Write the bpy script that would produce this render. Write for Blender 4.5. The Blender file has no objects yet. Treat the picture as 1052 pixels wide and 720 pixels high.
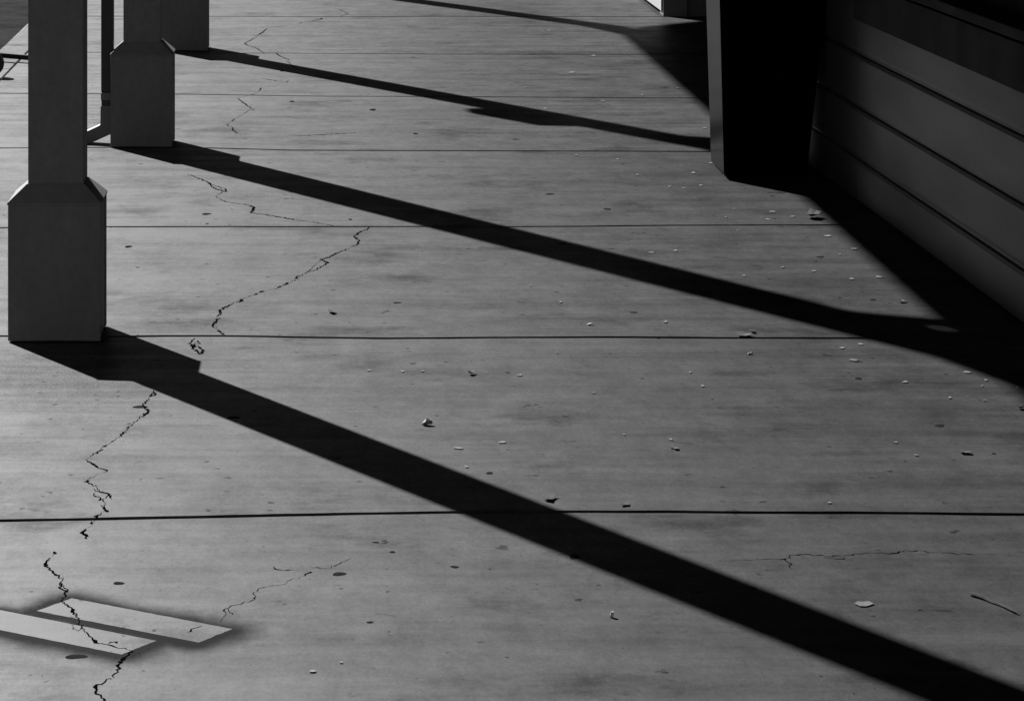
import bpy, bmesh, math, random
from mathutils import Vector, noise as mnoise

scene = bpy.context.scene
COL = scene.collection
H = 1.70            # camera height (m)
F = 3200.0          # focal length in pixels of the 1052 px wide photograph
CX, CY = 325.0, -250.0
FH = F * H

def G(px, py, z=0.0):
    """survey: pixel of the photograph -> point on the level z (used to measure the real place)"""
    d = F * (H - z) / (py - CY)
    return Vector(((px - CX) * d / F, d, z))

# ------------------------------------------------------------------ objects
def tag(o, label=None, cat=None, group=None, kind=None):
    if label: o['label'] = label
    if cat: o['category'] = cat
    if group: o['group'] = group
    if kind: o['kind'] = kind
    return o

def empty(name, loc, rz=0.0):
    o = bpy.data.objects.new(name, None)
    o.empty_display_size = 0.1
    o.location = loc
    o.rotation_euler = (0, 0, rz)
    COL.objects.link(o)
    return o

def obj(name, bm, mat, parent=None, smooth=False, loc=None):
    bmesh.ops.recalc_face_normals(bm, faces=bm.faces)
    me = bpy.data.meshes.new(name)
    bm.to_mesh(me); bm.free()
    for m in (mat if isinstance(mat, (list, tuple)) else [mat]):
        me.materials.append(m)
    if smooth:
        for p in me.polygons: p.use_smooth = True
    o = bpy.data.objects.new(name, me)
    COL.objects.link(o)
    if parent: o.parent = parent
    if loc is not None: o.location = loc
    return o

def box(bm, x0, x1, y0, y1, z0, z1, bevel=0.0):
    v = [bm.verts.new((x, y, z)) for z in (z0, z1) for y in (y0, y1) for x in (x0, x1)]
    fs = [(0,1,3,2),(4,5,7,6),(0,1,5,4),(2,3,7,6),(0,2,6,4),(1,3,7,5)]
    faces = [bm.faces.new([v[i] for i in f]) for f in fs]
    if bevel > 0:
        es = list({e for f in faces for e in f.edges})
        bmesh.ops.bevel(bm, geom=es, offset=bevel, segments=2, affect='EDGES', profile=0.6)
    return v

def prism(bm, bottom, top):
    """two rings of equal length -> closed solid"""
    a = [bm.verts.new(p) for p in bottom]
    b = [bm.verts.new(p) for p in top]
    n = len(a)
    bm.faces.new(a); bm.faces.new(b)
    for i in range(n):
        bm.faces.new((a[i], a[(i+1) % n], b[(i+1) % n], b[i]))

def beam(bm, p, q, w, h, up=Vector((0,0,1))):
    p, q = Vector(p), Vector(q)
    t = (q - p).normalized()
    s = t.cross(up).normalized()
    u = s.cross(t).normalized()
    ring = lambda c: [c + s*w/2 + u*h/2, c - s*w/2 + u*h/2, c - s*w/2 - u*h/2, c + s*w/2 - u*h/2]
    prism(bm, ring(p), ring(q))

# ------------------------------------------------------------------ materials
def newmat(name):
    m = bpy.data.materials.new(name); m.use_nodes = True
    nt = m.node_tree
    return m, nt, nt.nodes['Principled BSDF']

def N(nt, t, **kw):
    n = nt.nodes.new(t)
    for k, v in kw.items(): setattr(n, k, v)
    return n

def math_(nt, op, a, b=None, clamp=False):
    n = N(nt, 'ShaderNodeMath', operation=op, use_clamp=clamp)
    for i, v in enumerate((a, b)):
        if v is None: continue
        if isinstance(v, (int, float)): n.inputs[i].default_value = v
        else: nt.links.new(v, n.inputs[i])
    return n.outputs[0]

def maprange(nt, v, a, b, c, d, smooth=False):
    n = N(nt, 'ShaderNodeMapRange')
    if smooth: n.interpolation_type = 'SMOOTHSTEP'
    nt.links.new(v, n.inputs[0])
    for i, x in enumerate((a, b, c, d)): n.inputs[i+1].default_value = x
    return n.outputs[0]

def noise_(nt, vec, scale, detail=4, rough=0.55, stretch=None, off=(0,0,0)):
    if stretch or any(off):
        mp = N(nt, 'ShaderNodeMapping')
        mp.inputs['Scale'].default_value = stretch or (1,1,1)
        mp.inputs['Location'].default_value = off
        nt.links.new(vec, mp.inputs[0]); vec = mp.outputs[0]
    n = N(nt, 'ShaderNodeTexNoise')
    n.inputs['Scale'].default_value = scale
    n.inputs['Detail'].default_value = detail
    n.inputs['Roughness'].default_value = rough
    nt.links.new(vec, n.inputs['Vector'])
    return n.outputs['Fac']

def paint(name, val, rough=0.5, spec=0.4, var=0.15, scale=6.0, bump=0.15, bscale=60.0, stretch=None):
    m, nt, bs = newmat(name)
    tc = N(nt, 'ShaderNodeTexCoord')
    n1 = noise_(nt, tc.outputs['Object'], scale, 6, 0.6, stretch)
    f = maprange(nt, n1, 0.3, 0.7, val*(1-var), val*(1+var))
    n2 = noise_(nt, tc.outputs['Object'], scale*9, 3, 0.6)
    f = math_(nt, 'MULTIPLY', f, maprange(nt, n2, 0.35, 0.65, 1-var*0.4, 1+var*0.4))
    cb = N(nt, 'ShaderNodeCombineColor')
    for i in range(3): nt.links.new(f, cb.inputs[i])
    nt.links.new(cb.outputs[0], bs.inputs['Base Color'])
    bs.inputs['Specular IOR Level'].default_value = spec
    nt.links.new(maprange(nt, n1, 0.3, 0.7, rough*0.88, min(1, rough*1.12)), bs.inputs['Roughness'])
    if bump:
        b = N(nt, 'ShaderNodeBump'); b.inputs['Strength'].default_value = bump
        b.inputs['Distance'].default_value = 0.002
        nt.links.new(noise_(nt, tc.outputs['Object'], bscale, 3), b.inputs['Height'])
        nt.links.new(b.outputs[0], bs.inputs['Normal'])
    return m

# ground rectangle of each sprayed bar: centre, axis, half length, half width
BAR_U = Vector((0.831, -0.557)); BAR_V = Vector((0.557, 0.831))
BARS = [((-0.360, 6.136), 0.199, 0.056), ((-0.504, 6.056), 0.199, 0.055)]

def concrete(name='worn_concrete', gain=1.0, sprayed=True):
    m, nt, bs = newmat(name)
    tc = N(nt, 'ShaderNodeTexCoord'); P = tc.outputs['Object']
    blot = noise_(nt, P, 1.1, 7, 0.62, (0.9, 0.55, 1))
    strk = noise_(nt, P, 1.0, 7, 0.62, (0.9, 7.0, 1), (3.1, 0.7, 0))
    strk2 = noise_(nt, P, 1.0, 5, 0.6, (3.0, 22.0, 1), (7.7, 2.2, 0))
    fine = noise_(nt, P, 120.0, 4, 0.85, (1.0, 0.4, 1))
    mid = noise_(nt, P, 7.0, 7, 0.72, (1.0, 0.55, 1), (1.3, 9.1, 0))
    f = maprange(nt, blot, 0.3, 0.7, 0.78, 1.18)
    f = math_(nt, 'MULTIPLY', f, maprange(nt, strk, 0.32, 0.68, 0.74, 1.20))
    f = math_(nt, 'MULTIPLY', f, maprange(nt, strk2, 0.33, 0.67, 0.91, 1.06))
    f = math_(nt, 'MULTIPLY', f, maprange(nt, mid, 0.32, 0.68, 0.77, 1.17))
    mid2 = noise_(nt, P, 32.0, 5, 0.8, (1.0, 0.42, 1), (4.3, 2.1, 0))
    f = math_(nt, 'MULTIPLY', f, maprange(nt, mid2, 0.32, 0.68, 0.86, 1.11))
    f = math_(nt, 'MULTIPLY', f, maprange(nt, fine, 0.35, 0.65, 0.86, 1.12))
    # dark worn smears and scuffs running across the walk
    sm = noise_(nt, P, 1.0, 7, 0.68, (1.7, 2.2, 1), (11.3, 4.0, 0))
    f = math_(nt, 'MULTIPLY', f, maprange(nt, sm, 0.52, 0.70, 1.0, 0.58, True))
    sc = noise_(nt, P, 1.0, 4, 0.65, (8.0, 13.0, 1), (2.3, 14.0, 0))
    f = math_(nt, 'MULTIPLY', f, maprange(nt, sc, 0.63, 0.74, 1.0, 0.55, True))
    sc2 = noise_(nt, P, 1.0, 4, 0.7, (24.0, 14.0, 1), (5.3, 1.0, 0))
    f = math_(nt, 'MULTIPLY', f, maprange(nt, sc2, 0.65, 0.74, 1.0, 0.45, True))
    pit = noise_(nt, P, 1.0, 2, 0.6, (120, 45, 1), (1.3, 5.0, 0))
    f = math_(nt, 'MULTIPLY', f, maprange(nt, pit, 0.69, 0.76, 1.0, 0.35, True))
    # small separate marks: drips, scuffs, dropped grease
    for sc_, off_, rad, drk in ((3.2, 0.0, 0.10, 0.40), (8.0, 3.7, 0.12, 0.45), (19.0, 1.2, 0.16, 0.45)):
        vp = N(nt, 'ShaderNodeMapping'); vp.inputs['Scale'].default_value = (1.0, 0.8, 1); vp.inputs['Location'].default_value = (off_, off_*2, 0)
        nt.links.new(P, vp.inputs[0])
        vo = N(nt, 'ShaderNodeTexVoronoi'); vo.inputs['Scale'].default_value = sc_
        va = N(nt, 'ShaderNodeVectorMath', operation='ADD'); nt.links.new(vp.outputs[0], va.inputs[0])
        nv = N(nt, 'ShaderNodeTexNoise'); nv.inputs['Scale'].default_value = 40.0; nt.links.new(P, nv.inputs['Vector'])
        vs = N(nt, 'ShaderNodeVectorMath', operation='SCALE'); nt.links.new(nv.outputs['Color'], vs.inputs[0]); vs.inputs['Scale'].default_value = 0.35/sc_
        nt.links.new(vs.outputs[0], va.inputs[1]); nt.links.new(va.outputs[0], vo.inputs['Vector'])
        sr = N(nt, 'ShaderNodeSeparateColor'); nt.links.new(vo.outputs['Color'], sr.inputs[0])
        rr = math_(nt, 'MULTIPLY', maprange(nt, sr.outputs[0], 0.55, 1.0, 0.0, 1.0), rad)
        dd = math_(nt, 'SUBTRACT', vo.outputs['Distance'], rr)
        f = math_(nt, 'MULTIPLY', f, maprange(nt, dd, -0.03, 0.012, drk, 1.0, True))
    # pale scrapes
    pl = noise_(nt, P, 1.0, 4, 0.7, (14.0, 22.0, 1), (8.8, 3.0, 0))
    f = math_(nt, 'MULTIPLY', f, maprange(nt, pl, 0.67, 0.76, 1.0, 1.35, True))
    # brightness fall-off painted into the colour: lighter open side, darker towards the wall
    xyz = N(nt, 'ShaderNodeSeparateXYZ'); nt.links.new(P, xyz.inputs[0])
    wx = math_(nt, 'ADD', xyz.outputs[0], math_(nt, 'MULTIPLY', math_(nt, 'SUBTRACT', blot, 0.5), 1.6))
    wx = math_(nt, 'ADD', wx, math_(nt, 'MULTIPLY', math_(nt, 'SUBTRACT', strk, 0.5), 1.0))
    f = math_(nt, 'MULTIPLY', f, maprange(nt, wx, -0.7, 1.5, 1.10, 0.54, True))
    # gritty stained patch in front of the nearest post
    vm = N(nt, 'ShaderNodeVectorMath', operation='DISTANCE')
    mp = N(nt, 'ShaderNodeMapping'); mp.inputs['Scale'].default_value = (1, 0.75, 1)
    nt.links.new(P, mp.inputs[0]); nt.links.new(mp.outputs[0], vm.inputs[0])
    vm.inputs[1].default_value = (-0.72, 8.55*0.75, 0)
    patch = maprange(nt, math_(nt, 'ADD', vm.outputs['Value'], math_(nt, 'MULTIPLY', strk, 0.5)), 0.30, 0.75, 1.0, 0.0, True)
    grit = maprange(nt, noise_(nt, P, 160, 3, 0.8), 0.4, 0.6, 0.45, 0.95)
    gm = math_(nt, 'ADD', math_(nt, 'MULTIPLY', math_(nt, 'SUBTRACT', grit, 1.0), patch), 1.0)
    f = math_(nt, 'MULTIPLY', f, gm)
    # soft black overspray round the stencilled bars
    spray = None
    for (c, hl, hw) in BARS if sprayed else []:
        s = N(nt, 'ShaderNodeVectorMath', operation='SUBTRACT'); nt.links.new(P, s.inputs[0])
        s.inputs[1].default_value = (c[0]-0.004, c[1]-0.012, 0)
        q = []
        for ax, hh in ((BAR_U, hl), (BAR_V, hw)):
            dt = N(nt, 'ShaderNodeVectorMath', operation='DOT_PRODUCT')
            nt.links.new(s.outputs[0], dt.inputs[0]); dt.inputs[1].default_value = (ax.x, ax.y, 0)
            v = math_(nt, 'MAXIMUM', math_(nt, 'SUBTRACT', math_(nt, 'ABSOLUTE', dt.outputs['Value']), hh), 0.0)
            q.append(math_(nt, 'MULTIPLY', v, v))
        d = math_(nt, 'SQRT', math_(nt, 'ADD', q[0], q[1]))
        d = math_(nt, 'ADD', d, math_(nt, 'MULTIPLY', math_(nt, 'SUBTRACT', mid, 0.5), 0.05))
        a = maprange(nt, d, 0.006, 0.095, 1.0, 0.0, True)
        spray = a if spray is None else math_(nt, 'MAXIMUM', spray, a)
    spray = math_(nt, 'MULTIPLY', spray, maprange(nt, fine, 0.3, 0.7, 0.92, 1.1), True) if sprayed else math_(nt, 'MULTIPLY', fine, 0.0)
    f = math_(nt, 'MULTIPLY', f, gain)
    # polished cement film over matt dirt: dirt and the painted fall-off both cut its shine
    def grey(v):
        cb = N(nt, 'ShaderNodeCombineColor')
        for i in range(3): nt.links.new(v, cb.inputs[i])
        return cb.outputs[0]
    nt.links.new(grey(math_(nt, 'MULTIPLY', f, ALB)), bs.inputs['Base Color'])
    bs.inputs['Specular IOR Level'].default_value = SPEC
    nt.links.new(maprange(nt, f, 0.5, 1.2, ROUGH+0.03, ROUGH-0.02), bs.inputs['Roughness'])
    df = N(nt, 'ShaderNodeBsdfDiffuse')
    unspr = math_(nt, 'SUBTRACT', 1.0, math_(nt, 'MULTIPLY', spray, 0.96))
    nt.links.new(grey(math_(nt, 'ADD', math_(nt, 'MULTIPLY', math_(nt, 'MULTIPLY', f, ALB), unspr), math_(nt, 'MULTIPLY', spray, 0.018))), df.inputs['Color'])
    wt = math_(nt, 'MULTIPLY', math_(nt, 'MULTIPLY', f, 0.84), unspr, True)
    mx = N(nt, 'ShaderNodeMixShader')
    nt.links.new(wt, mx.inputs[0]); nt.links.new(df.outputs[0], mx.inputs[1]); nt.links.new(bs.outputs[0], mx.inputs[2])
    nt.links.new(mx.outputs[0], nt.nodes['Material Output'].inputs['Surface'])
    b = N(nt, 'ShaderNodeBump'); b.inputs['Strength'].default_value = 0.12; b.inputs['Distance'].default_value = 0.0012
    hgt = math_(nt, 'ADD', noise_(nt, P, 1.0, 3, 0.6, (14, 130, 1)), math_(nt, 'MULTIPLY', fine, 0.8))
    nt.links.new(hgt, b.inputs['Height']); nt.links.new(b.outputs[0], bs.inputs['Normal']); nt.links.new(b.outputs[0], df.inputs['Normal'])
    return m

ALB, SPEC, ROUGH = 0.046, 1.0, 0.44
M = {}
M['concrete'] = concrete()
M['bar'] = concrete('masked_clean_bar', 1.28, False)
M['crack'] = paint('crack_dirt_shade', 0.002, 1.0, 0.0, 0.3, 30, 0)  # flat black stands for both crack dirt and the shade inside
M['subbase'] = paint('joint_filler', 0.02, 1.0, 0.0, 0.3, 20, 0)
M['gum'] = paint('old_gum', 0.016, 1.0, 0.0, 0.3, 40, 0.3)
M['asphalt'] = paint('asphalt', 0.032, 1.0, 0.0, 0.35, 3, 0.8, 160)
M['earth'] = paint('earth', 0.07, 1.0, 0.1, 0.3, 0.5, 0)
M['post'] = paint('post_paint', 0.19, 0.65, 0.10, 0.20, 4, 0.25, 90, (1, 1, 0.25))
M['wall'] = paint('siding_paint', 0.043, 0.6, 0.08, 0.18, 3, 0.2, 70, (1, 0.15, 1))
M['apron'] = paint('apron_paint', 0.023, 0.75, 0.03, 0.10, 3, 0.2, 70)
M['sill'] = paint('sill_paint', 0.027, 0.75, 0.03, 0.12, 3, 0.2, 70)
M['screen'] = paint('window_screen', 0.006, 0.9, 0.05, 0.2, 20, 0)
M['planter'] = paint('black_lacquer', 0.002, 0.2, 0.007, 0.3, 3, 0.10, 14, (1, 1, 0.2))
M['soil'] = paint('potting_soil', 0.03, 1.0, 0.1, 0.4, 40, 0.5)
M['blackmetal'] = paint('black_metal', 0.012, 0.45, 0.3, 0.2, 20, 0)
M['spout_dark'] = paint('downspout_dark', 0.03, 0.5, 0.3, 0.2, 10, 0)
M['spout_grey'] = paint('downspout_grey', 0.13, 0.5, 0.3, 0.15, 10, 0.2)
M['white'] = paint('white_stucco', 0.36, 0.8, 0.2, 0.06, 5, 0.3)
M['dkwall'] = paint('far_wall_paint', 0.12, 0.6, 0.3, 0.1, 3, 0.2)
M['roof'] = paint('canopy_boards', 0.07, 0.8, 0.2, 0.2, 2, 0)
M['pale'] = paint('dry_pale_leaf', 0.12, 0.6, 0.4, 0.15, 200, 0)
M['dry'] = paint('dry_dark_leaf', 0.03, 0.8, 0.2, 0.3, 200, 0)
M['tan'] = paint('dry_grey_leaf', 0.075, 0.7, 0.3, 0.3, 200, 0)
M['bone'] = paint('white_stone', 0.55, 0.7, 0.2, 0.15, 90, 0.2, 200)
M['stone'] = paint('pale_stone', 0.24, 0.7, 0.3, 0.2, 90, 0.3, 200)

# ------------------------------------------------------------------ light
AZ = Vector((0.485, -0.874)).normalized()      # where shadows run on the ground
TANE = 0.652
EL = math.atan(TANE)
sun = bpy.data.lights.new('sun', 'SUN'); sun.energy = 5.0; sun.angle = math.radians(0.55)
sun.color = (1, 1, 1)                          # the photograph is black and white
so = bpy.data.objects.new('sun', sun); COL.objects.link(so)
ldir = Vector((AZ.x*math.cos(EL), AZ.y*math.cos(EL), -math.sin(EL)))
so.rotation_euler = ldir.to_track_quat('-Z', 'Y').to_euler()
so.location = (-6, 20, 12)

w = bpy.data.worlds.new('World'); scene.world = w; w.use_nodes = True
nt = w.node_tree
sky = N(nt, 'ShaderNodeTexSky'); sky.sky_type = 'NISHITA'; sky.sun_disc = False
sky.sun_elevation = EL
sky.sun_rotation = math.atan2(-AZ.x, -AZ.y) % (2*math.pi)
sky.altitude = 2500; sky.air_density = 1.0; sky.dust_density = 0.0; sky.ozone_density = 1.0
sp = N(nt, 'ShaderNodeSeparateColor'); nt.links.new(sky.outputs[0], sp.inputs[0])
cb = N(nt, 'ShaderNodeCombineColor')           # black-and-white through a red filter: deep sky
for i in range(3): nt.links.new(sp.outputs[0], cb.inputs[i])
bg = nt.nodes['Background']; bg.inputs['Strength'].default_value = 0.075
nt.links.new(cb.outputs[0], bg.inputs['Color'])

# ------------------------------------------------------------------ ground
rnd = random.Random(7)
bm = bmesh.new()
v = [bm.verts.new(p) for p in ((-600,-600,-0.20),(600,-600,-0.20),(600,600,-0.20),(-600,600,-0.20))]
bm.faces.new(v)
tag(obj('ground', bm, M['earth']), kind='structure')

KERB = -1.655
bm = bmesh.new()
nx = 10
for i in range(nx):
    x0 = -9.0 + (KERB-0.185+9.0)*i/nx; x1 = -9.0 + (KERB-0.185+9.0)*(i+1)/nx
    bm.faces.new([bm.verts.new(p) for p in ((x0,-60,-0.13),(x1,-60,-0.13),(x1,160,-0.13),(x0,160,-0.13))])
bmesh.ops.remove_doubles(bm, verts=bm.verts, dist=1e-5)
tag(obj('road', bm, M['asphalt']), kind='structure')
bm = bmesh.new()
y = -10.0
while y < 70:
    box(bm, KERB-0.185, KERB-0.016, y+0.004, y+2.996, -0.19, -0.004+rnd.uniform(-.002,.002), 0.005)
    y += 3.0
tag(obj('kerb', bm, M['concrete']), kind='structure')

# joints measured across the walk: list of (px, py)
JOINTS = [
    ([(0,534),(100,532.5),(350,527.5),(560,525.5),(700,525.3),(880,526.5),(1052,528)], 0.0165),
    ([(0,345),(110,345.5),(230,345),(400,347.5),(620,346),(760,347),(900,347.5),(1052,347)], 0.018),
    ([(0,234),(110,233),(300,233),(520,233),(700,231.6),(900,231)], 0.017),
    ([(0,152.5),(180,151),(210,152),(300,154.5),(480,155),(730,156)], 0.021),
    ([(0,96),(180,97),(330,99),(470,99.5),(700,101)], 0.018),
    ([(150,54),(230,54.8),(310,55),(480,56),(640,56.2)], 0.019),
    ([(150,17),(220,17),(350,17.4),(460,17),(680,17.5)], 0.026),
]
XL, XR = KERB, 4.6
def jline(pts):
    q = [G(*p) for p in pts]
    q.sort(key=lambda p: p.x)
    def at(x):
        if x <= q[0].x:
            return q[0].y
        if x >= q[-1].x:
            return q[-1].y
        for a, b in zip(q, q[1:]):
            if a.x <= x <= b.x:
                return a.y + (b.y-a.y)*(x-a.x)/max(1e-6, b.x-a.x)
    return at
lines = [(lambda x, d=d: d, 0.016) for d in (-6.0, -1.6, 0.5, 2.65, 4.80)]
lines += [(jline(p), wd) for p, wd in JOINTS]
lines += [(lambda x, d=d: d, 0.016) for d in (22.6, 24.8, 27.0, 29.2, 36.0, 44.0, 60.0)]
xs = [XL]
while xs[-1] < XR: xs.append(xs[-1] + (0.03 if xs[-1] < 2.2 else 0.3))
bm = bmesh.new()
for k in range(len(lines)-1):
    (fa, wa), (fb, wb) = lines[k], lines[k+1]
    rows = []
    for x in xs:
        ja = 0.004*mnoise.noise((x*9, k*7.1, 0)) + 0.010*mnoise.noise((x*1.7, k*3.3, 5))
        jb = 0.004*mnoise.noise((x*9, (k+1)*7.1, 3)) + 0.010*mnoise.noise((x*1.7, (k+1)*3.3, 5))
        chip_a = max(0.0, mnoise.noise((x*6, k*11.0, 9)) - 0.35)*0.008
        ya = fa(x) + wa/2 + ja; yb = fb(x) - wb/2 + jb
        rows.append([bm.verts.new(p) for p in (
            (x, ya+0.002, -0.045), (x, ya, -0.006), (x, ya+0.005+chip_a, 0.0),
            (x, yb-0.005, 0.0), (x, yb, -0.006), (x, yb-0.002, -0.045))])
    for r0, r1 in zip(rows, rows[1:]):
        for i in range(5):
            bm.faces.new((r0[i], r1[i], r1[i+1], r0[i+1]))
    for r in (rows[0], rows[-1]): bm.faces.new(r)
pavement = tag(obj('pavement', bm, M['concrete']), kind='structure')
bm = bmesh.new()
bm.faces.new([bm.verts.new(p) for p in ((XL-0.016,-12,-0.040),(XR+.1,-12,-0.040),(XR+.1,60,-0.040),(XL-0.016,60,-0.040))])
obj('joint_filler', bm, M['subbase'], pavement)

# stencilled bars (thin paint films)
def film(name, corners, mat, z=0.0004, parent=pavement, n=26, wob=0.0015):
    bm = bmesh.new()
    a, b, c, d = [Vector((p.x, p.y, z)) for p in corners]
    loop = []
    for p, q in ((a,b),(b,c),(c,d),(d,a)):
        for i in range(n):
            t = i/n
            r = p.lerp(q, t)
            r.x += wob*mnoise.noise((r.x*60, r.y*60, 1)); r.y += wob*mnoise.noise((r.x*60, r.y*60, 4))
            loop.append(bm.verts.new(r))
    f = bm.faces.new(loop)
    bmesh.ops.triangulate(bm, faces=[f])
    return obj(name, bm, mat, parent)
for (c, hl, hw) in BARS:
    cv = Vector(c)
    cs = [cv - BAR_U*hl - BAR_V*hw, cv + BAR_U*hl - BAR_V*hw, cv + BAR_U*hl + BAR_V*hw, cv - BAR_U*hl + BAR_V*hw]
    film('painted_bar', cs, M['bar'])

# cracks, surveyed from the photograph; each list is one continuous break
def Z(ox, oy, s, pts): return [(ox + x/s, oy + y/s) for x, y in pts]
CR = []
A = lambda pts, w, *z: CR.append((Z(*z, pts), w))
z2 = (60, 390, 4.0)
for pts in ([(390,45),(397,62),(376,70),(388,52)], [(372,80),(345,103),(372,128),(350,150),(330,160)], [(292,192),(285,200)],
            [(268,215),(258,232)], [(196,270),(185,276)], [(184,286),(160,300),(148,302)], [(115,330),(150,352),(160,362),(185,368),(202,374),(184,380)],
            [(105,420),(122,414),(128,426),(156,438)], [(145,448),(166,460),(190,466),(210,470),(218,492)],
            [(150,466),(152,480),(172,484),(166,496),(186,490)], [(176,516),(186,530),(198,538),(190,544)],
            [(176,550),(152,562),(160,570)], [(134,582),(142,594)], [(112,615),(98,632),(112,638),(116,654)]):
    A(pts, 0.006, *z2)
z3 = (20, 540, 4.0)
for pts in ([(268,15),(258,34),(272,38),(276,52)], [(142,106),(144,116)], [(124,132),(110,150),(105,166),(138,186),(146,198),(178,220)],
            [(163,234),(172,240),(168,258),(196,268),(182,280),(190,292)], [(172,310),(192,322),(212,336),(214,355),(235,376)],
            [(262,430),(282,446),(300,460),(326,484),(352,488),(378,492),(410,504),(465,513)],
            [(365,484),(380,478),(400,484)], [(465,513),(432,540),(405,558),(412,566),(404,590),(406,600),(380,616),(384,624)],
            [(378,628),(345,645),(316,652),(310,662),(318,672),(314,690),(336,706),(350,716),(346,730)]):
    A(pts, 0.006, *z3)
A([(215,408),(235,402),(262,408),(262,424),(240,432),(216,424),(215,408)], 0.003, *z3)
z8 = (180, 160, 3.273)
for pts in ([(40,62),(78,76),(115,92),(124,106),(140,114),(172,122),(168,112),(150,106),(118,96)],
            [(136,138),(156,150),(176,156),(245,166),(266,174),(260,186),(256,193),(300,198),(370,210),(412,218),(480,226),(540,238)],
            [(655,238),(640,250),(622,258),(612,262),(602,274),(618,284),(612,300),(590,308)],
            [(584,312),(548,326),(520,340),(490,350),(514,358),(500,370),(466,386),(440,394)], [(418,402),(408,408),(414,416)],
            [(402,418),(396,420)], [(382,426),(366,436)], [(356,438),(345,445)], [(300,455),(284,460)], [(276,464),(262,468)],
            [(216,480),(222,488),(216,494)], [(192,500),(160,512),(150,524),(152,536),(140,540)], [(148,546),(130,566),(126,576),(140,582)],
            [(140,588),(166,602)], [(64,612),(50,632),(62,644),(80,640),(92,660),(82,668),(70,652),(60,650),(66,630),(84,632),(76,622)]):
    A(pts, 0.008, *z8)
z4 = (200, 0, 4.8)
for pts, w in (([(695,42),(720,52),(756,68),(738,76),(715,84)],.006), ([(630,90),(620,98),(575,107)],.012), ([(528,112),(512,118)],.006),
            ([(480,124),(360,140)],.003), ([(356,144),(332,164),(306,178)],.009), ([(306,186),(262,208),(246,216),(262,226),(300,236),(322,250),(345,264)],.007),
            ([(240,266),(262,264),(345,264),(402,264),(420,278),(444,288),(470,300)],.009), ([(455,302),(480,322),(505,342)],.006),
            ([(330,387),(360,393),(410,401),(448,404)],.007), ([(462,396),(452,410)],.005), ([(326,434),(320,450)],.006), ([(276,467),(296,468)],.008),
            ([(210,485),(240,510),(280,536),(296,546),(262,543)],.006), ([(192,588),(186,602)],.005), ([(150,616),(170,624)],.006),
            ([(184,628),(190,645),(212,660),(250,662),(290,658)],.006), ([(470,668),(520,671),(600,667),(700,661),(828,654)],.010)):
    A(pts, w, *z4)
z5 = (180, 560, 4.782)
for pts, w in (([(220,378),(232,356),(252,338),(244,312),(264,306),(300,292),(340,278),(394,266),(396,254),(384,232),(408,212),(450,204),(520,195),(548,184),(566,170),(640,150)],.0022),
            ([(640,150),(650,138),(664,130)],.004), ([(668,112),(750,114)],.0018), ([(752,118),(766,102),(830,80),(860,60)],.0018),
            ([(262,310),(266,330),(282,342)],.003), ([(60,428),(92,408),(132,396)],.0035), ([(472,120),(484,104),(492,118),(552,122),(604,124)],.003)):
    A(pts, w, *z5)
z6 = (720, 540, 3.169)
A([(60,116),(200,110),(278,106),(292,96),(330,93),(400,98),(450,97),(500,92),(560,89),(640,89),(664,80),(700,82),(770,87),(850,91),(930,93),(1015,97)], .0034, *z6)
A([(276,106),(284,120),(296,126),(290,136),(300,140)], .0035, *z6)
A([(400,103),(440,108),(470,104)], .0035, *z6)
CR.append(([(560,137.2),(600,137),(660,138),(760,138)], .005)); CR.append(([(452,137.5),(480,137),(560,137.4)], .006))

def ribbon(pts, width, seed):
    r = random.Random(seed)
    gp = [G(*p) for p in pts]
    fine = []
    for a, b in zip(gp, gp[1:]):
        n = max(2, int((b-a).length/0.009))
        for i in range(n):
            p = a.lerp(b, i/n)
            amp = 0.0 if i == 0 else 0.0042
            fine.append(Vector((p.x + r.uniform(-amp, amp), p.y + r.uniform(-amp, amp)*1.8, 0.0008)))
    fine.append(Vector((gp[-1].x, gp[-1].y, 0.0008)))
    bm = bmesh.new(); prev = None; n = len(fine)
    for i, p in enumerate(fine):
        t = (fine[min(i+1, n-1)] - fine[max(i-1, 0)])
        t.z = 0
        if t.length < 1e-6: t = Vector((1,0,0))
        t.normalize(); s = Vector((-t.y, t.x, 0))
        e = min(1.0, 0.35 + 2.2*min(i, n-1-i)/max(3, n-1))
        ww = width*e*(0.35 + 1.3*r.random()**3 + 0.35*r.random())
        cur = (bm.verts.new(p + s*ww/2), bm.verts.new(p - s*ww/2))
        if prev: bm.faces.new((prev[0], prev[1], cur[1], cur[0]))
        prev = cur
    for f in bm.faces:
        f.normal_update()
        if f.normal.z < 0: f.normal_flip()
    me = bpy.data.meshes.new('crack'); bm.to_mesh(me); bm.free()
    me.materials.append(M['crack'])
    o = bpy.data.objects.new('crack', me); COL.objects.link(o); o.parent = pavement
    return o
for i, (pts, wd) in enumerate(CR): ribbon(pts, wd, i)
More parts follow.
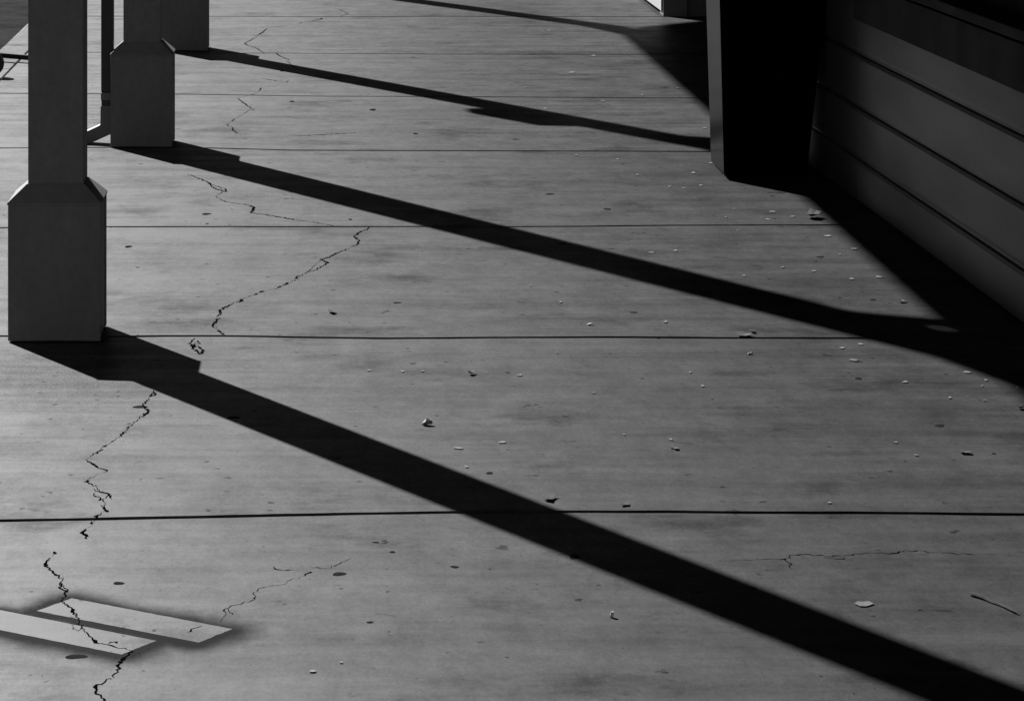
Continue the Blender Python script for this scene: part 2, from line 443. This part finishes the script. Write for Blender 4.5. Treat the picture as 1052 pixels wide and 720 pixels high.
# hairlines that carry the long break on between its open stretches
HAIR = [Z(*z2, [(392,45),(368,80),(345,103),(372,128),(330,160),(292,192),(262,232),(196,270),(148,302),(115,330),(160,362),(200,374)]),
        Z(*z2, [(200,374),(150,396),(105,420),(156,438),(166,460),(210,470),(186,490),(190,540),(152,562),(138,594),(112,615)]),
        Z(*z3, [(142,114),(112,148),(105,166),(178,220),(165,236),(196,268),(172,310),(212,336),(235,376),(250,410),(282,446),(326,484)]),
        Z(*z8, [(600,305),(548,326),(490,350),(440,394),(402,418),(345,445),(300,455),(250,472),(218,486),(190,500),(152,524),(130,566),(160,602),(140,610),(64,612)]),
        Z(*z8, [(150,106),(160,122),(136,138)]), Z(*z8, [(540,237),(600,240),(655,238)]),
        Z(*z4, [(630,90),(512,118),(430,128),(360,140),(306,178),(246,216),(345,264)]),
        Z(*z4, [(448,404),(390,425),(330,435),(320,450),(285,467),(240,478),(210,485),(280,536),(240,565),(190,590),(160,618),(184,628),(212,660)]),
        ]
for i, pts in enumerate(HAIR): ribbon(pts, 0.0020, 900+i)

# flattened old gum and dark drips on the slabs
def blob(px, py, wpx, hpx, mat, seed, name='gum_spot', z=0.0005):
    c = G(px, py); r = random.Random(seed)
    rx = wpx/2*c.y/F; ry = hpx/2*c.y*c.y/FH
    bm = bmesh.new(); n = 18; ph = r.uniform(0, 6)
    ring = []; ring2 = []
    for i in range(n):
        a = 2*math.pi*i/n
        k = 1 + 0.13*math.sin(2*a+ph) + 0.08*math.sin(3*a+ph*2) + r.uniform(-.04,.04)
        ring.append(bm.verts.new((c.x + rx*k*math.cos(a), c.y + ry*k*math.sin(a), 0.0003)))
        ring2.append(bm.verts.new((c.x + 0.85*rx*k*math.cos(a), c.y + 0.85*ry*k*math.sin(a), z)))
    bm.faces.new(ring2)
    for i in range(n): bm.faces.new((ring[i], ring[(i+1)%n], ring2[(i+1)%n], ring2[i]))
    return obj(name, bm, mat, pavement)
for i, g in enumerate([(348.5,589.5,13,4.2),(467,582.2,9,2.5),(78,674.3,21,5),(965.5,437.3,11,3),(380,639,8,2),(882,389,8,2.6),(122,599,13,2.8),
                       (240,429,13,2.6),(590,572,10,5),(144,418,14,3),(1021,466,5,1.8),(403,567,7,2.0),(386,557,7,1.6),(212,220,9,2),(213,230,3,1.2),
                       (503,486,8,2.4),(290,73,5,1.6),(300,104.5,5,1.6),(427,137.5,6,1.5),(383,113,7,2),(651,321,8,1.4),(408,311,8,1.5),
                       (624,215,8,1.8),(565,199.5,9,1.6),(843,264,9,1.6),(897,308,8,1.8),(360,225.5,4,1.4),(132,253.5,7,2.4)]):
    blob(*g, M['gum'], 100+i)

# ------------------------------------------------------------------ posts
BX0, BX1, BD = -0.895, -0.626, 0.263      # base: left, right, depth
SX0, SX1 = -0.841, -0.679                 # shaft
BH, CH = 0.398, 0.055
BEAM_Z = 3.565
CEN = (BX0+BX1)/2
def make_post():
    root = empty('porch_post', (CEN, 9.037, 0))
    hw = (BX1-BX0)/2; sw = (SX1-SX0)/2; sd = 0.052
    bm = bmesh.new()                      # boxed base: front and back boards lap over the recessed side boards
    box(bm, -hw, hw, 0, 0.030, 0.004, BH, 0.003)
    box(bm, -hw, hw, BD-0.030, BD, 0.004, BH, 0.003)
    box(bm, -hw+0.004, -hw+0.03, 0.0302, BD-0.0302, 0.004, BH-0.001)
    box(bm, hw-0.03, hw-0.004, 0.0302, BD-0.0302, 0.004, BH-0.001)
    obj('base', bm, M['post'], root)
    bm = bmesh.new()                      # sloping collar
    r = lambda x, y0, y1, z: [(-x, y0, z), (x, y0, z), (x, y1, z), (-x, y1, z)]
    o = 0.002
    prism(bm, r(hw+o, -o, BD+o, BH+0.0005), r(hw+o, -o, BD+o, BH+0.006))
    prism(bm, r(hw+o, -o, BD+o, BH+0.0062), r(sw+0.003, sd-0.003, BD-sd+0.003, BH+CH))
    obj('collar', bm, M['post'], root)
    bm = bmesh.new()
    box(bm, -sw, sw, sd, BD-sd, BH+CH-0.02, BEAM_Z-0.002, 0.004)
    obj('shaft', bm, M['post'], root)
    cy = BD/2
    for s in (1, -1):                     # knee braces up to the beam
        bm = bmesh.new()
        u, v = (0.692, 0.722), (-0.722, 0.692)
        at = lambda t, o: (0.06 + t*u[0] + o*v[0], 3.07 + t*u[1] + o*v[1])
        low = [at(0.685*i/8, 0.010*math.sin(math.pi*i/8)) for i in range(9)]
        up = [(max(0.06, y), min(3.564, z)) for y, z in (at(0.685*i/8, 0.112) for i in range(9))]
        prof = low + up[::-1]
        prism(bm, [(.002, cy+s*y, z) for y, z in prof], [(.036, cy+s*y, z) for y, z in prof])
        prof = [(0.06, at(0.118, 0.11)[1]), at(0.39, 0.11), at(0.43, 0.160), at(0.54, 0.160), (0.33, 3.563), (0.06, 3.563)]
        prism(bm, [(.004, cy+s*y, z) for y, z in prof], [(.034, cy+s*y, z) for y, z in prof])
        obj('brace', bm, M['post'], root)
    return root
def copy_tree(o, parent=None):
    c = o.copy(); COL.objects.link(c); c.parent = parent
    for ch in list(o.children): copy_tree(ch, c)
    return c
GP = 'square porch posts on boxed bases along the open side'
post0 = make_post()
POSTS = [(9.037, 'nearest square porch post, its whole boxed base and sloping collar in view'),
         (13.53, 'square porch post with the dark downspout beside its boxed base, second nearest'),
         (17.95, 'third porch post from the front, only its boxed base in view'),
         (24.12, 'farthest porch post, above the photo, seen only by its shadow')]
posts = []
for i, (d, lab) in enumerate(POSTS):
    p = post0 if i == 0 else copy_tree(post0)
    p.location = (CEN, d, 0)
    tag(p, lab, 'porch post', GP); posts.append(p)
    if i == 3:                            # the row ends here: no brace beyond the last post
        bpy.data.objects.remove([c for c in p.children if c.name.startswith('brace')][0])
# the box fixture high on the third post that throws the bump in its shadow
bm = bmesh.new()
fx0 = SX0 - CEN
prism(bm, [(fx0-0.06,0.05,2.262),(fx0,0.05,2.262),(fx0,0.14,2.262),(fx0-0.06,0.14,2.262)],
          [(fx0-0.148,0.0,2.30),(fx0,0.0,2.30),(fx0,0.17,2.30),(fx0-0.148,0.17,2.30)])
prism(bm, [(fx0-0.148,0.0,2.301),(fx0,0.0,2.301),(fx0,0.17,2.301),(fx0-0.148,0.17,2.301)],
          [(fx0-0.138,0.0,2.69),(fx0,0.0,2.69),(fx0,0.17,2.69),(fx0-0.138,0.17,2.69)])
prism(bm, [(fx0-0.138,0.0,2.691),(fx0,0.0,2.691),(fx0,0.17,2.691),(fx0-0.138,0.17,2.691)],
          [(fx0-0.02,0.06,2.76),(fx0,0.06,2.76),(fx0,0.12,2.76),(fx0-0.02,0.12,2.76)])
obj('lantern_box', bm, M['blackmetal'], posts[2])

# ------------------------------------------------------------------ downspout by the second post
ds = tag(empty('downspout', (-0.918, 13.70, 0)), 'dark square downspout with a lighter elbow kicked out at its foot, beside the second post', 'downspout')
bm = bmesh.new(); box(bm, -0.027, 0.027, -0.03, 0.035, 0.225, 3.62, 0.004); obj('pipe', bm, M['spout_dark'], ds)
bm = bmesh.new(); box(bm, -0.028, 0.029, -0.034, 0.039, 0.192, 0.224, 0.003); obj('band', bm, M['spout_grey'], ds)
bm = bmesh.new(); box(bm, -0.0255, 0.0255, -0.028, 0.033, 0.166, 0.1915); obj('seam', bm, M['spout_dark'], ds)
bm = bmesh.new()
rings = []
for (cx, cz, hx, ang) in ((0.0, 0.1655, 0.029, 0), (-0.001, 0.085, 0.029, 0), (-0.006, 0.063, 0.033, 32), (-0.085, 0.026, 0.028, 62), (-0.16, 0.022, 0.028, 62)):
    a = math.radians(ang); dx, dz = math.cos(a)*hx, -math.sin(a)*hx
    rings.append([bm.verts.new(p) for p in ((cx-dx,-0.031,max(.003,cz-dz)),(cx+dx,-0.031,max(.003,cz+dz)),(cx+dx,0.036,max(.003,cz+dz)),(cx-dx,0.036,max(.003,cz-dz)))])
bm.faces.new(rings[0]); bm.faces.new(rings[-1])
for a, b in zip(rings, rings[1:]):
    for i in range(4): bm.faces.new((a[i], a[(i+1)%4], b[(i+1)%4], b[i]))
obj('elbow', bm, M['spout_grey'], ds)

# ------------------------------------------------------------------ canopy over the walk
cn = tag(empty('canopy', (0.7, 12, BEAM_Z)), 'long flat canopy over the walk carried by the row of square posts, above the frame', 'canopy')
bm = bmesh.new()
E0 = -0.80                                # outer edge
pl = [(E0, 1.0), (4.7, 1.0), (4.7, 30.4), (E0, 24.58)]
prism(bm, [(x-0.7, y-12, 0.20) for x, y in pl], [(x-0.7, y-12, 0.24) for x, y in pl])
obj('roof', bm, M['roof'], cn)
bm = bmesh.new()
box(bm, -0.785-0.7, -0.712-0.7, 1.0-12, 24.30-12, 0.0, 0.198)
obj('edge_beam', bm, M['roof'], cn)

# ------------------------------------------------------------------ shop wall on the right
WA = math.atan(0.0184)
sb = tag(empty('shop_wall', (2.109, 9.28, 0), WA), 'painted shop wall of wide grooved boards with a window above, right of the walk', 'wall')
Y0, Y1 = -8.3, 4.1
grooves = [0.170, 0.366, 0.570]
k = 0.570
while k < 3.4: k += 0.203; grooves.append(k)
ed = [0.006] + grooves + [3.63]
bm = bmesh.new()
prof = []
g = 0.010
prof.append((0.0, 0.012))
for z in grooves:
    prof += [(0.0, z-g-0.012), (0.004, z-g), (0.014, z-g+0.003), (0.014, z+g-0.002), (0.003, z+g), (0.0, z+g+0.010)]
prof += [(0.0, 3.63), (0.12, 3.63), (0.12, 0.012)]
# below the window only where the window is not: build the siding in two strips
def siding(y0, y1, zmax):
    pr = []
    for (x, z) in prof[:-2]:
        if z < zmax: pr.append((x, z))
    pr += [(0.0, zmax), (0.12, zmax), (0.12, 0.012)]
    prism(bm, [(x, y0, z) for x, z in pr], [(x, y1, z) for x, z in pr])
siding(2.58, Y1, 3.63)
siding(Y0, 2.578, 0.853)
box(bm, 0, 0.12, Y0, 2.578, 2.7, 3.63)
obj('siding', bm, M['wall'], sb)
bm = bmesh.new(); box(bm, -0.020, -0.0005, Y0, 2.56, 0.702, 0.848, 0.003); obj('apron_board', bm, M['apron'], sb)
bm = bmesh.new(); box(bm, -0.032, 0.11, Y0, 2.574, 0.858, 0.893, 0.004); obj('window_sill', bm, M['sill'], sb)
bm = bmesh.new(); box(bm, 0.045, 0.06, Y0, 2.5, 0.8935, 2.699); obj('window_screen', bm, M['screen'], sb)
bm = bmesh.new(); box(bm, 0.01, 0.10, 2.502, 2.576, 0.8935, 2.699); obj('window_jamb', bm, M['apron'], sb)
# side and back of the shop entry recess beyond the wall
bm = bmesh.new()
box(bm, 0.121, 2.4, Y1-0.15, Y1, 0.006, 3.63); obj('return_wall', bm, M['dkwall'], sb)
bm = bmesh.new()
box(bm, 2.401, 2.55, Y1-0.15, 13.5, 0.006, 3.63); obj('recess_wall', bm, M['dkwall'], sb)

# far wing of the shop: white sunlit side, dark end
c = G(681.5, 17.2)
fw = tag(empty('far_wing', (c.x, c.y, 0)), 'far shop corner with sunlit white side and dark end wall at the top edge', 'building')
bm = bmesh.new(); prism(bm, [(0,0,0.004),(0.145,-0.085,0.004),(0.145,0.2,0.004),(0,0.2,0.004)], [(0,0,3.6),(0.145,-0.085,3.6),(0.145,0.2,3.6),(0,0.2,3.6)])
obj('corner_pilaster', bm, M['dkwall'], fw)
bm = bmesh.new(); prism(bm, [(0.1452,-0.05,0.004),(2.2,-0.32,0.004),(2.2,0.2,0.004),(0.1452,0.2,0.004)], [(0.1452,-0.05,3.6),(2.2,-0.32,3.6),(2.2,0.2,3.6),(0.1452,0.2,3.6)])
obj('end_wall', bm, M['dkwall'], fw)
sq = lambda x0, x1, y0, y1, z: [(x0,y0,z),(x1,y0,z),(x1,y1,z),(x0,y1,z)]
bm = bmesh.new(); prism(bm, sq(-0.012,0.1,0.2003,9,0.035), sq(-0.012,0.1,0.2003,9,0.40)); prism(bm, sq(-0.012,-0.0005,0.03,0.2,0.035), sq(-0.012,-0.0005,0.03,0.2,0.40))
obj('white_side_low', bm, M['white'], fw)
bm = bmesh.new(); prism(bm, sq(0.001,0.1,0.2003,9,0.401), sq(0.001,0.1,0.2003,9,3.6))  # unseen upper side, made dark to keep its reflection off the walk
obj('side_wall', bm, M['roof'], fw)

# unseen block added past the far end to cut sky reflection
eb = tag(empty('end_sky_blocker', (-6, 62, 0)), 'unseen dark block added at the far end to keep sky light off the walk', 'building')
bm = bmesh.new(); box(bm, -30, 30, 0, 10, -0.2, 20); obj('wall', bm, M['dkwall'], eb)
sx = tag(empty('street_sky_blocker', (-19, 10, 0)), 'unseen dark block added across the street to cut the sky fill', 'building')  # second unseen block, added to screen off the sky on the left
bm = bmesh.new(); box(bm, -10, 0, -45, 38, -0.2, 17); obj('wall', bm, M['dkwall'], sx)

# ------------------------------------------------------------------ black tapered planter
pt = tag(empty('planter', (1.80, 12.7, 0)), 'tall glossy black planter tapering to its foot against the end of the board wall', 'planter')
bm = bmesh.new()
FX0, FX1, FY0, FY1 = 1.6375, 1.968, 12.506, 12.925
zt = 1.12; k = zt/0.72
def ring(t, z, ins=0.0):
    x0 = FX0 - 0.018*t + ins; x1 = FX1 + 0.078*t - ins; y0 = FY0 - 0.004*t + ins; y1 = FY1 + 0.03*t - ins
    ch = 0.006
    return [(x-1.80, y-12.7, z) for x, y in ((x0+ch,y0),(x1-ch,y0),(x1,y0+ch),(x1,y1-ch),(x1-ch,y1),(x0+ch,y1),(x0,y1-ch),(x0,y0+ch))]
def rings_solid(bm, rs):
    vs = [[bm.verts.new(p) for p in r] for r in rs]
    for a, b in zip(vs, vs[1:]):
        n = len(a)
        for i in range(n): bm.faces.new((a[i], a[(i+1)%n], b[(i+1)%n], b[i]))
    bm.faces.new(vs[0]); bm.faces.new(vs[-1])
rings_solid(bm, [ring(0.0, 0.016, 0.006), ring(0.03, 0.026, 0.0), ring(k, zt), ring(k, zt+0.004, 0.004), ring(k, zt+0.004, 0.03), ring(k*0.9, zt-0.08, 0.03)])
obj('body', bm, M['planter'], pt)
bm = bmesh.new(); rings_solid(bm, [ring(0.0, 0.004, 0.014), ring(0.0, 0.0155, 0.014)]); obj('foot', bm, M['screen'], pt)
bm = bmesh.new(); rings_solid(bm, [ring(k*0.9, zt-0.078, 0.032), ring(k*0.9, zt-0.06, 0.034)]); obj('soil', bm, M['soil'], pt)

# ------------------------------------------------------------------ small black frame by the kerb
a = G(-40, 59); b = G(42, 66)
mf = tag(empty('metal_frame', (a.x, a.y, 0)), 'small black metal frame with a round foot lying near the kerb behind the nearest post', 'metal frame')
off = Vector((a.x, a.y, 0))
bm = bmesh.new(); beam(bm, Vector((0,0,0.030)), b-off+Vector((0,0,0.030)), 0.03, 0.026); obj('bar', bm, M['blackmetal'], mf)
bm = bmesh.new()
wc = G(-9, 79)-off
bmesh.ops.create_cone(bm, cap_ends=True, segments=24, radius1=0.068, radius2=0.068, depth=0.03)
for vv in bm.verts: vv.co = Vector((vv.co.x + wc.x, vv.co.z + wc.y, vv.co.y + 0.070))
obj('round_foot', bm, M['blackmetal'], mf)

# ------------------------------------------------------------------ litter on the slabs
def leaf(px, py, wpx, hpx, mat, seed, label, cat, group, name='leaf_scrap', curl=0.006):
    c = G(px, py); r = random.Random(seed)
    rx = max(0.003, wpx/2*c.y/F); ry = max(0.003, min(hpx/2*c.y*c.y/FH, rx*1.8))
    bm = bmesh.new(); n = 8; ph = r.uniform(0, 6.28); tilt = r.uniform(-.5, .5)
    top = []; bot = []
    def zz(x, y):
        u = x/rx; vv = y/ry
        return 0.0022 + curl*(0.35*u*u + 0.5*vv*vv + 0.25*tilt*u + 0.25)
    for i in range(n):
        t = 2*math.pi*i/n
        k = 1 + 0.22*math.sin(2*t+ph) + r.uniform(-.28, .22)
        x, y = rx*k*math.cos(t), ry*k*math.sin(t)
        top.append(bm.verts.new((x, y, zz(x, y)+0.001))); bot.append(bm.verts.new((x, y, zz(x, y))))
    ct = bm.verts.new((0,0,0.0022+curl*.25+.001)); cb_ = bm.verts.new((0,0,0.0016+curl*.2))
    for i in range(n):
        j = (i+1) % n
        bm.faces.new((ct, top[i], top[j])); bm.faces.new((cb_, bot[j], bot[i])); bm.faces.new((top[i], bot[i], bot[j], top[j]))
    o = obj(name, bm, mat, None, loc=(c.x, c.y, -0.0012))
    return tag(o, label, cat, group)

def stone(px, py, wpx, hpx, mat, seed, label, cat='pebble', group=None, name='pebble'):
    c = G(px, py + hpx*0.42); r = random.Random(seed)
    rx = wpx/2*c.y/F; rz = hpx/2*c.y/F
    bm = bmesh.new()
    for i in range(15):
        p = Vector((r.gauss(0,1), r.gauss(0,1), r.gauss(0,1))).normalized()*r.uniform(.85, 1.1)
        bm.verts.new((p.x*rx*1.1, p.y*rx*0.85, p.z*rz*1.05 + rz*0.35*p.x))
    h = bmesh.ops.convex_hull(bm, input=bm.verts)
    bmesh.ops.delete(bm, geom=list({g for g in h['geom_interior'] + h['geom_unused'] if isinstance(g, bmesh.types.BMVert)}), context='VERTS')
    zmin = min(v.co.z for v in bm.verts)
    for vv in bm.verts: vv.co.z -= zmin
    return tag(obj(name, bm, mat, None, loc=(c.x, c.y, 0.0)), label, cat, group)

stone(438.5, 433, 11, 9, M['stone'], 5, 'largest pebble, pale and chunky, lying alone between the two long shadows on the left')
stone(628.5, 631, 6, 7, M['bone'], 31, 'small upright white pebble below the nearest long shadow')
stone(606, 333, 6, 2.6, M['stone'], 11, 'flat white pebble just behind the second slab joint in the middle')
stone(770.5, 363, 5.5, 3.2, M['stone'], 12, 'white pebble just in front of the second slab joint, below the leafy clump')

leaf(888, 621, 16, 6.5, M['tan'], 21, 'largest grey leaf scrap, lying right of the nearest long shadow, left of the twig', 'leaf', None, 'leaf', .001)
leaf(565, 513, 15, 5, M['dry'], 22, 'dark leaf lying on the edge of the nearest long shadow', 'leaf', None, 'leaf', .006)
leaf(835, 224, 17, 6, M['dry'], 23, 'dark curled leaf at the edge of the shade just below the planter', 'leaf', None, 'leaf', .03)
leaf(834, 223.5, 6, 3, M['pale'], 24, 'pale scrap lying on the dark curled leaf below the planter', 'leaf', None, 'leaf_scrap', .012)
leaf(764, 345.4, 14, 5, M['dry'], 25, 'ragged dark leaf lying across the second slab joint', 'leaf', None, 'leaf', .008)
leaf(767, 344.6, 6, 2.4, M['tan'], 45, 'pale scrap caught on the ragged leaf at the second slab joint', 'leaf', None, 'leaf_scrap', .004)
leaf(773, 341.5, 8, 2, M['dry'], 26, 'small dark leaf just behind the ragged dark leaf on the second slab joint', 'leaf', None, 'leaf', .006)
leaf(341, 321.5, 9, 2.6, M['dry'], 27, 'dark forked leaf stalk alone behind the second slab joint, left of centre', 'leaf', None, 'leaf', .006)
leaf(926, 310.6, 7, 2.4, M['dry'], 28, 'dark leaf bit in the corner where the canopy shade meets the second long shadow', 'leaf', None, 'leaf', .008)
leaf(991, 465.5, 12, 4, M['dry'], 29, 'dark ragged leaf near the right edge between the long shadows', 'leaf', None, 'leaf', .006)
leaf(1048, 420, 8, 3, M['dry'], 30, 'dark leaf at the right edge of the photo below the second long shadow', 'leaf', None, 'leaf', .01)
leaf(642, 519, 10, 3, M['dry'], 31, 'dark leaf bit just behind the nearest slab joint, right of the shadow', 'leaf', None, 'leaf', .004)
leaf(484, 384.6, 8, 2.4, M['dry'], 32, 'dark leaf bit with a pale tip above the largest pebble', 'leaf', None, 'leaf', .01)
leaf(693, 461, 8, 5, M['dry'], 33, 'dark slanting leaf in the middle of the slab above the nearest long shadow', 'leaf', None, 'leaf', .003)

GF = 'tiny pale leaf flakes scattered over the walk'
FL = 'tiny pale leaf flake, one of many scattered over the sunlit concrete'
flakes = [(564,32,6,2.4),(594,51,3,2),(609.6,57.6,7,2.4),(587,75,9,1.8),(524,86,3,1.6),(540,90,4,1.6),(619.6,104,6,2),(560,112,5,1.6),(667,113,3,1.5),
 (724,132,6,2),(635,164,4,1.6),(644,53,3,2.4),(633,46,3,1.8),(413,382,5,2),(534,386,7,2.2),(610,404,5,2.2),(516,455,11,2.4),(471,461,13,2.4),(572,363,3,2.4),
 (865,358,6,2.2),(884,354,7,2.4),(877,370.5,9,3),(709,383,4,1.8),(722,397,5,2.2),(641,447,4,1.8),(689,452,5,2),(852,517,5,1.8),
 (930,393,9,2.4),(994,383,11,2.2),(1013,391,5,2),(1011,412,3,2.2),(976,409,5,1.8),(920,455,5,1.8),(941,468,5,2),(1009,397,3,1.8),
 (850,243,9,2),(878,256,9,2.2),(862.5,262,4,1.4),(836,279,5,1.8),(804,275,5,1.8),(764,283.6,5,1.6),(903,285,10,1.8),(794,218,8,2),(814,223,6,2),
 (754,215,3,1.6),(746,223.6,4,1.6),(789,226,6,1.8),(758,237.5,3,1.6),(684,331,7,3),(669,260,7,1.6),(694,258,5,1.6),(576,311,5,1.6),(545,294,3,1.6),
 (702,194,4,2),(141,274.5,5,1.8),(379,381,5,5),(479,480,6,2),(434,382,4,2),(321,690,12,3),(350,681,3,1.6),(1045,399,4,4),(875,287,6,1.6),(688,192,4,1.6),
 (655,180,5,1.5),(712,178,6,1.5),(730,168,5,1.4),(592,160,5,1.4),(720,191,5,1.5),(660,98,4,1.4),(696,91,4,1.4)]
for i, (x, y, wp, hp) in enumerate(flakes):
    leaf(x, y, wp*0.78, hp*0.75, M['pale'] if i % 3 else M['tan'], 300+i, FL, 'leaf flake', GF, 'leaf_flake', 0.0009)

# twig
a, b = G(998, 612), G(1044, 630)
bm = bmesh.new(); r = random.Random(3); prev = None
for i in range(9):
    t = i/8; p = a.lerp(b, t) + Vector((r.uniform(-.002,.002), 0.012*math.sin(t*4)+r.uniform(-.003,.003), 0.0036+0.001*math.sin(t*9)))
    rad = 0.0042*(1-0.35*t)
    cur = [bm.verts.new((p.x + rad*0.3*math.cos(q), p.y + rad*1.4*math.cos(q), p.z + rad*math.sin(q))) for q in (0,1.05,2.09,3.14,4.19,5.24)]
    if prev:
        for j in range(6): bm.faces.new((prev[j], prev[(j+1)%6], cur[(j+1)%6], cur[j]))
    else: bm.faces.new(cur)
    prev = cur
bm.faces.new(prev)
tag(obj('twig', bm, M['dry']), 'thin dark twig lying near the right edge in front of the hairline crack', 'twig')

# ------------------------------------------------------------------ camera
cam = bpy.data.cameras.new('camera')
co = bpy.data.objects.new('camera', cam); COL.objects.link(co)
co.location = (0, 0, H); co.rotation_euler = (math.radians(90), 0, 0)
cam.sensor_fit = 'HORIZONTAL'; cam.sensor_width = 36.0
cam.lens = F/1052*36
cam.shift_x = (526-CX)/1052
cam.shift_y = (CY-360)/1052
cam.clip_start = 0.1; cam.clip_end = 3000
scene.camera = co

scene.view_settings.view_transform = 'Standard'
scene.view_settings.look = 'None'
scene.view_settings.exposure = 1.22
scene.view_settings.gamma = 1.0
scene.view_settings.use_curve_mapping = False
scene.cycles.use_denoising = True
scene.cycles.max_bounces = 8
